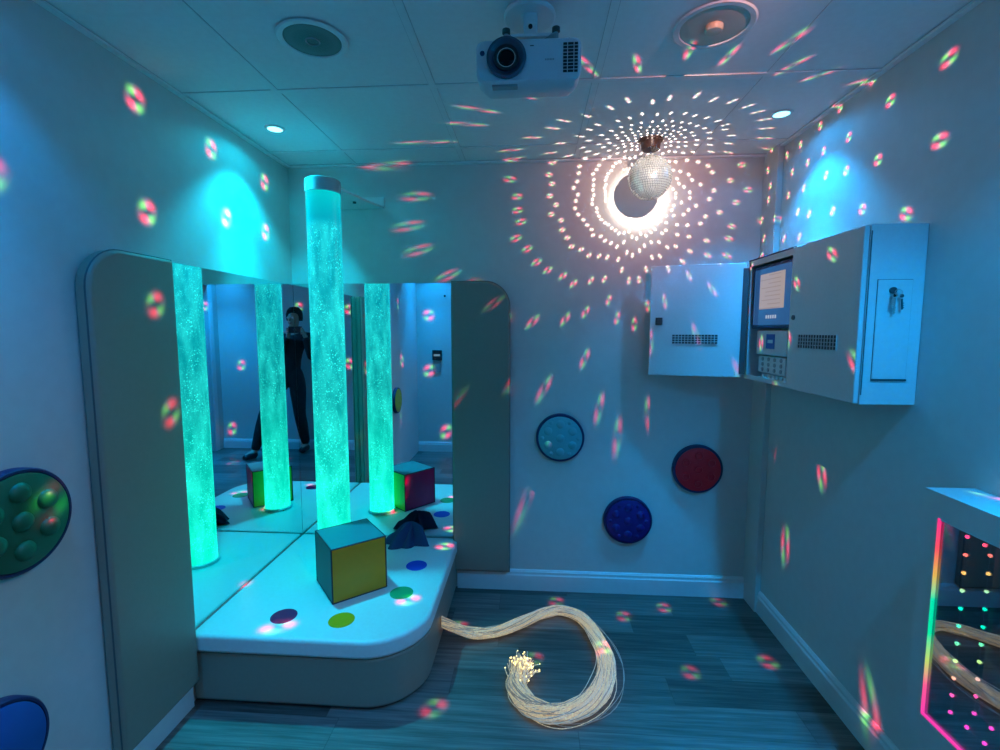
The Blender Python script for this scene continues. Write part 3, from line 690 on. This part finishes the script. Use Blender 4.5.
part('housing', lambda b: (box(b, (SX+.002, 2.075, 1.385), (SX+.050, 2.345, 1.496)), box(b, (SX+.010, 2.095, 1.302), (SX+.055, 2.335, 1.380))), M['steel'], eb, bev=.004)
part('blue_label', lambda b: box(b, (SX+.0005, 2.175, 1.415), (SX+.0025, 2.250, 1.480)), mat('blue_label', (.03, .10, .40), .4), eb)
part('label_mark', lambda b: box(b, (SX-.0003, 2.190, 1.440), (SX+.0007, 2.235, 1.455)), M['white'], eb)
for i in range(4):
    for j in range(3): part('button', lambda b: cyl(b, (SX+.0065, 2.125+.055*i, 1.318+.024*j), .009, .004, 0, 12), M['grey'], eb)
tr = thing('connector_strip', 'low strip of plug connectors on the floor of the open cabinet', 'connector strip', (CX+.03, 2.2, 1.27))
part('strip_body', lambda b: box(b, (CX+.012, CYM+.05, CZ0+.0065), (CX+.050, CYM+.30, CZ0+.022)), M['steel'], tr, bev=.002)
for k in range(7): part('plug', lambda b: box(b, (CX+.016, CYM+.065+.032*k, CZ0+.022), (CX+.04, CYM+.083+.032*k, CZ0+.036)), M['white'], tr, bev=.001)

# ------------------------------------------------------------------ infinity light panel on the right wall
IX, IY0, IY1, IZ0, IZ1 = 1.083, .690, 1.357, .375, 1.067
ip = thing('infinity_light_panel', 'wall box with dark mirrored window edged in pink, red and green lights', 'light panel', (1.15, 1.02, .38))
gy0, gy1, gz0, gz1 = .755, 1.302, .445, .995
def case(b):
    box(b, (IX, gy1, IZ0), (XW, IY1, IZ1)); box(b, (IX, IY0, IZ0), (XW, gy0, IZ1)); box(b, (IX, gy0, gz1), (XW, gy1, IZ1)); box(b, (IX, gy0, IZ0), (XW, gy1, gz0))
part('case', case, M['wall'], ip)
part('rear_mirror', lambda b: box(b, (IX+.075, gy0, gz0), (IX+.08, gy1, gz1)), M['mirror'], ip)
def halfglass():
    m = bpy.data.materials.new('half_silvered_glass'); m.use_nodes = True; nt = NT(m.node_tree); nt.n.remove(nt.n['Principled BSDF'])
    tr_ = nt.new('ShaderNodeBsdfTransparent'); tr_.inputs[0].default_value = (.65, .65, .70, 1)
    gl = nt.new('ShaderNodeBsdfGlossy'); gl.inputs['Roughness'].default_value = .0; gl.inputs[0].default_value = (.75, .78, .85, 1)
    mx = nt.new('ShaderNodeMixShader'); mx.inputs[0].default_value = .42
    nt.l.new(tr_.outputs[0], mx.inputs[1]); nt.l.new(gl.outputs[0], mx.inputs[2]); nt.l.new(mx.outputs[0], nt.n['Material Output'].inputs[0]); return m
part('half_mirror_window', lambda b: box(b, (IX+.004, gy0, gz0), (IX+.006, gy1, gz1)), halfglass(), ip)
part('lining', lambda b: [box(b, lo, hi) for lo, hi in (((IX+.0065, gy1-.0015, gz0), (IX+.074, gy1-.0002, gz1)), ((IX+.0065, gy0+.0002, gz0), (IX+.074, gy0+.0015, gz1)), ((IX+.0065, gy0, gz1-.0015), (IX+.074, gy1, gz1-.0002)), ((IX+.0065, gy0, gz0+.0002), (IX+.074, gy1, gz0+.0015)))], M['black'], ip)
def ledmat(kind):
    m = bpy.data.materials.new('led_'+kind); m.use_nodes = True; nt = NT(m.node_tree); b = nt.n['Principled BSDF']
    g = nt.new('ShaderNodeNewGeometry'); x, y, z = nt.xyz(g.outputs['Position'])
    t = nt.m('ADD', nt.step(z, gz0, gz1, smooth=False), nt.m('MULTIPLY', nt.m('SUBTRACT', y, gy1), .9))
    c = nt.ramp(t, [(.0, (1, .04, .42)), (.15, (1, .10, .30)), (.28, (.55, .75, .15)), (.42, (.0, .85, .38)), (.60, (.0, .85, .45)), (.72, (.8, .5, .08)), (.86, (1, .08, .12)), (1, (1, .03, .25))])
    nt.put(b.inputs['Emission Color'], c); b.inputs['Emission Strength'].default_value = .9 if kind == 'strip' else 9.0
    b.inputs['Base Color'].default_value = (.02, .02, .02, 1); return m
def strip(b):
    s = .005
    box(b, (IX-.002, gy1-.002, gz0-s), (IX+.003, gy1+s, gz1+s)); box(b, (IX-.002, gy0-s, gz0-s), (IX+.003, gy0+.002, gz1+s))
    box(b, (IX-.002, gy0, gz0-s), (IX+.003, gy1, gz0+.002))
part('edge_light', strip, ledmat('strip'), ip)
lm = ledmat('dot')
def leds():
    pts = [(gy1-.030, gz0+.03+.0490*k) for k in range(11)] + [(gy0+.030, gz0+.03+.0490*k) for k in range(11)] + [(gy0+.030+.0487*k, gz0+.03) for k in range(1, 10)] + [(gy0+.030+.0487*k, gz1-.03) for k in range(1, 10)]
    first = None
    for y, z in pts:
        if first is None:
            bm = bmesh.new(); ball(bm, (0, 0, 0), .0048, 10); first = fin('led', bm, lm, ip, smooth=True); o = first
        else: o = first.copy(); C.objects.link(o); o.parent = ip
        o.location = Vector((IX+.045, y, z))-Vector(ip.location)
leds()
for y in (gy1-.030, gy0+.030): part('led_wire', lambda b: tube(b, [(IX+.045, y, gz0+.03), (IX+.045, y, gz1-.03)], .0008, 5), M['grey'], ip)

# ------------------------------------------------------------------ fibre-optic bundle
def fibre():
    path = [(-.424, 2.119, .125), (-.36, 2.135, .085), (-.28, 2.165, .042), (-.17, 2.195, .035), (-.05, 2.275, .035), (.06, 2.36, .035), (.155, 2.395, .035), (.25, 2.34, .035), (.31, 2.21, .035), (.335, 2.04, .033),
            (.305, 1.89, .032), (.235, 1.785, .03), (.14, 1.725, .03), (.05, 1.722, .03), (-.02, 1.765, .03), (-.058, 1.84, .03), (-.052, 1.90, .03), (-.03, 1.945, .036)]
    P = [Vector(p) for p in path]
    def cr(t):
        t = min(max(t, 0), len(P)-1.0001); i = int(t); f = t-i
        p0, p1, p2, p3 = P[max(i-1, 0)], P[i], P[i+1], P[min(i+2, len(P)-1)]
        return .5*((2*p1)+(p2-p0)*f+(2*p0-5*p1+4*p2-p3)*f*f+(3*p1-p0-3*p2+p3)*f**3)
    random.seed(11)
    t = thing('fibre_optic_bundle', 'long looped bundle of pale glowing fibre-optic strands lying on the floor', 'fibre optics', (0, 2.0, 0))
    def smat(nm, emit, es, base):
        m = bpy.data.materials.new(nm); m.use_nodes = True; nt = NT(m.node_tree); b = nt.n['Principled BSDF']
        tc = nt.new('ShaderNodeTexCoord'); nz = nt.noise(tc.outputs['Object'], 170, 2)
        b.inputs['Base Color'].default_value = (*base, 1); b.inputs['Roughness'].default_value = .3
        b.inputs['Emission Color'].default_value = (*emit, 1); nt.put(b.inputs['Emission Strength'], nt.step(nz, .45, .72, es*.5, es*1.9)); return m
    ms = [smat('cream_fibre', (1.0, .72, .34), .30, (.78, .66, .44)), smat('pale_fibre', (1.0, .75, .45), .12, (.80, .76, .62)), smat('grey_fibre', (.9, .6, .35), .06, (.42, .38, .32))]
    tips = []
    bm = bmesh.new(); N = 190; K = 66
    for s in range(N):
        a = random.uniform(0, 2*PI); rr_ = math.sqrt(random.random()); ph_ = random.uniform(0, 6)
        end = len(P)-1-abs(random.gauss(0, .45)); stray = s > N-9
        pts = []; lat0 = random.gauss(0, 1)
        for k in range(K+1):
            u_ = k/K*end; c = cr(u_); tg = (cr(u_+.05)-cr(u_-.05)).normalized(); side = tg.cross(Vector((0, 0, 1))).normalized()
            q = u_/(len(P)-1)
            wid = .025+.019*max(0, min(1, (q-.35)/.25)); hgt = .024
            if q > .88: wid -= .010*(q-.88)/.12
            aa = a+.5*u_+.3*math.sin(u_*1.3+ph_)
            off = side*(math.cos(aa)*rr_*wid+(.004*math.sin(u_*3+ph_)))
            z_ = max(.0022, c.z-.003+math.sin(aa)*rr_*hgt)
            p = c+off
            if stray: p = p+side*(-.045 if s % 2 else .035)*math.sin(PI*max(0, min(1, (q-.42)/.4)))*((s % 4)*.3+.4)
            if k > K-6: z_ += (k-K+6)*.0035*random.uniform(.2, 1.3)+(k-K+6)*.0006*lat0; z_ = max(z_, .003)
            pts.append(Vector((max(p.x, -.424), p.y, z_)))
        jit = Vector((random.gauss(.004, .020), random.gauss(.004, .018), abs(random.gauss(0, .016))))
        for k in range(5): pts[-1-k] = pts[-1-k]+jit*((5-k)/5)**2
        tips.append(pts[-1]); tube(bm, pts, .0015, 4, caps=False, mi=(0, 0, 1, 2)[s % 4])
    o = fin('fibre_strands', bm, ms); o.data.transform(Matrix.Translation((0, -2.0, 0))); o.parent = t; o['kind'] = 'stuff'
    bm = bmesh.new()
    for p in tips[:130]:
        q = p+Vector((random.gauss(0, .004), random.gauss(0, .004), 0)); ball(bm, q, random.uniform(.0022, .0036), 8)
    o = fin('glowing_tips', bm, mat('lit_fibre_tip', (.4, .35, .2), .3, emit=(1, .78, .28), es=2.6), smooth=True)
    o.data.transform(Matrix.Translation((0, -2.0, 0))); o.parent = t; o['kind'] = 'stuff'
fibre()

# ------------------------------------------------------------------ small fittings on the rear wall (seen in the mirrors)
th_ = thing('wall_controller', 'small dark wall controller with a lit strip on the rear wall, seen in mirror', 'controller', (-1.16, WF, 1.0))
part('back_plate', lambda b: box(b, (-1.205, WF+.001, .985), (-1.115, WF+.012, 1.13)), M['grey'], th_, bev=.003)
part('display_head', lambda b: box(b, (-1.215, WF+.001, 1.132), (-1.100, WF+.022, 1.254)), M['black'], th_, bev=.004)
part('lit_strip', lambda b: box(b, (-1.195, WF+.0215, 1.180), (-1.120, WF+.0235, 1.205)), mat('lit_strip', (.05, .05, .05), .3, emit=(.25, .45, .6), es=.5), th_)
sn = thing('wall_sensor', 'tiny round black sensor high on the rear wall, seen in mirror', 'sensor', (-1.057, WF, 1.904))
part('sensor_body', lambda b: lathe(b, [(0, WF+.001), (.013, WF+.001), (.011, WF+.012), (0, WF+.014)], 20, 1, (-1.057, 0, 1.904)), M['black'], sn, smooth=True)

# ------------------------------------------------------------------ the photographer, seen only in the mirrors
def skin(name, verts, edges_, radii, m, parent, root=0, sub=2):
    me = bpy.data.meshes.new(name); me.from_pydata([Vector(v) for v in verts], edges_, []); me.update()
    o = bpy.data.objects.new(name, me); C.objects.link(o); me.materials.append(m)
    md = o.modifiers.new('skin', 'SKIN'); md.use_smooth_shade = True
    if not me.skin_vertices: me.attributes.new('skin_vertices', 'FLOAT', 'POINT')
    for i, r_ in enumerate(radii):
        sv = me.skin_vertices[0].data[i]; sv.radius = r_ if isinstance(r_, tuple) else (r_, r_); sv.use_root = (i == root)
    s = o.modifiers.new('sub', 'SUBSURF'); s.levels = sub; s.render_levels = sub
    if parent: o.parent = parent
    return o
pr = thing('person', 'person in black clothes holding up a phone, seen only in the corner mirrors', 'person', (0, 0, 0))
msk = mat('skin', (.42, .26, .19), .5); mbk = mat('black_jersey', (.008, .009, .012), .85, bump=.3, bscale=300); mtr = mat('black_trousers', (.007, .008, .012), .8)
J = {}; V = []; E_ = []; Rr = []
def jt(nm, p, r_, par=None):
    J[nm] = len(V); V.append(p); Rr.append(r_)
    if par is not None: E_.append((J[par], J[nm]))
jt('pelvis', (.20, -.22, .93), (.14, .11)); jt('waist', (.18, -.23, 1.10), (.12, .09), 'pelvis'); jt('chest', (.15, -.235, 1.30), (.145, .10), 'waist'); jt('upper', (.13, -.235, 1.42), (.11, .08), 'chest')
jt('neck', (.12, -.225, 1.50), .052, 'upper'); jt('jaw', (.11, -.195, 1.565), (.058, .060), 'neck'); jt('face', (.108, -.195, 1.635), (.074, .088), 'jaw'); jt('crown', (.108, -.215, 1.700), (.066, .078), 'face')
for s, sh, el, wr in ((1, (.31, -.235, 1.41), (.315, -.115, 1.16), (.098, -.050, 1.425)), (-1, (-.05, -.235, 1.41), (-.145, -.115, 1.17), (-.098, -.050, 1.425))):
    k = 'r' if s > 0 else 'l'
    jt(k+'sh', sh, .056, 'upper'); jt(k+'ua', tuple((Vector(sh)+Vector(el))/2), .047, k+'sh'); jt(k+'el', el, .040, k+'ua'); jt(k+'fa', tuple(Vector(el)*.55+Vector(wr)*.45), .036, k+'el'); jt(k+'wr', wr, .025, k+'fa')
    px = s*.084
    jt(k+'palm', (px, -.030, 1.468), (.020, .030), k+'wr')
    for i in range(4):     # fingers curl round behind and over the short edge of the phone
        z = 1.452+.021*i; L_ = (.85, 1, .97, .8)[i]
        jt(k+'f%da' % i, (s*.093, -.006, z), .0092, k+'palm'); jt(k+'f%db' % i, (s*.090, .009*L_, z+.002), .0084, k+'f%da' % i); jt(k+'f%dc' % i, (s*(.090-.022*L_), .0065, z+.003), .0074, k+'f%db' % i)
    jt(k+'t1', (s*.086, -.040, 1.484), .0105, k+'palm'); jt(k+'t2', (s*.068, -.030, 1.497), .0095, k+'t1'); jt(k+'t3', (s*.052, -.024, 1.504), .0082, k+'t2')
for k, hp, kn, an, toe in (('r', (.29, -.21, .90), (.42, -.02, .50), (.51, .05, .09), (.55, .20, .045)), ('l', (.11, -.23, .90), (.09, -.22, .49), (.08, -.33, .09), (.06, -.17, .045))):
    jt(k+'hip', hp, .090, 'pelvis'); jt(k+'th', tuple((Vector(hp)+Vector(kn))/2), .073, k+'hip'); jt(k+'kn', kn, .054, k+'th'); jt(k+'cf', tuple(Vector(kn)*.65+Vector(an)*.35), .053, k+'kn'); jt(k+'an', an, .036, k+'cf'); jt(k+'toe', toe, .034, k+'an')
skin('body', V, E_, Rr, msk, pr)
def sub_(names, scale, nm, m, add_=.006):
    idx = {J[q]: i for i, q in enumerate(names)}
    vs = [V[J[q]] for q in names]; es = [(idx[a], idx[b]) for a, b in E_ if a in idx and b in idx]
    rs = []
    for q in names:
        r_ = Rr[J[q]]; r_ = r_ if isinstance(r_, tuple) else (r_, r_); rs.append((r_[0]*scale+add_, r_[1]*scale+add_))
    return skin(nm, vs, es, rs, m, pr)
sub_(['pelvis', 'waist', 'chest', 'upper', 'rsh', 'rua', 'rel', 'rfa', 'lsh', 'lua', 'lel', 'lfa', 'rwr', 'lwr'], 1.12, 'black_top', mbk, .014)
sub_(['pelvis', 'waist', 'rhip', 'rth', 'rkn', 'rcf', 'ran', 'lhip', 'lth', 'lkn', 'lcf', 'lan'], 1.10, 'trousers', mtr, .012)
for k in ('r', 'l'):
    a, t2 = Vector(V[J[k+'an']]), Vector(V[J[k+'toe']])
    skin('shoe', [a+Vector((0, -.03, -.035)), a*.5+t2*.5+Vector((0, 0, -.012)), t2+Vector((0, .01, 0))], [(0, 1), (1, 2)], [(.046, .050), (.046, .046), (.042, .032)], M['black'], pr)
def hair(b):
    lathe(b, [(0, .118), (.05, .108), (.080, .075), (.093, .03), (.093, -.015), (.086, -.05)], 28, 2, (.108, -.222, 1.655))
    for v in b.verts:
        if v.co.y > -.170 and v.co.z < 1.70: v.co.y = -.172-.2*(1.70-v.co.z)
o = part('hair', hair, mat('dark_hair', (.012, .010, .010), .6), pr, smooth=True)
for s_ in (-1, 1):
    part('eye', lambda b: ball(b, (.108+s_*.030, -.113, 1.640), .010, 10), mat('eye', (.5, .5, .5), .3), pr, smooth=True)
    part('ear', lambda b: ball(b, (.108+s_*.078, -.200, 1.630), .018, 10, sc3=(.5, 1, 1.4)), msk, pr, smooth=True)
part('nose', lambda b: tube(b, [(.108, -.112, 1.645), (.108, -.098, 1.615), (.108, -.108, 1.606)], [.007, .012, .009], 8), msk, pr, smooth=True)
part('mouth', lambda b: tube(b, [(.085, -.116, 1.580), (.108, -.108, 1.578), (.131, -.116, 1.580)], [.004, .007, .004], 8), mat('lips', (.3, .1, .09), .5), pr, smooth=True)
ph = thing('phone', 'black phone held up in both hands by the person in the mirror', 'phone', (0, -.012, 1.5))
part('phone_case', lambda b: box(b, (-.080, -.0165, 1.462), (.080, -.0075, 1.538)), M['black'], ph, bev=.003)
part('phone_screen', lambda b: box(b, (-.074, -.0175, 1.466), (.074, -.0163, 1.534)), mat('phone_screen', (.01, .01, .012), .1, emit=(.1, .3, .35), es=.4), ph)
part('camera_bump', lambda b: box(b, (-.018, -.0078, 1.488), (.018, -.0058, 1.512)), M['dark'], ph, bev=.002)
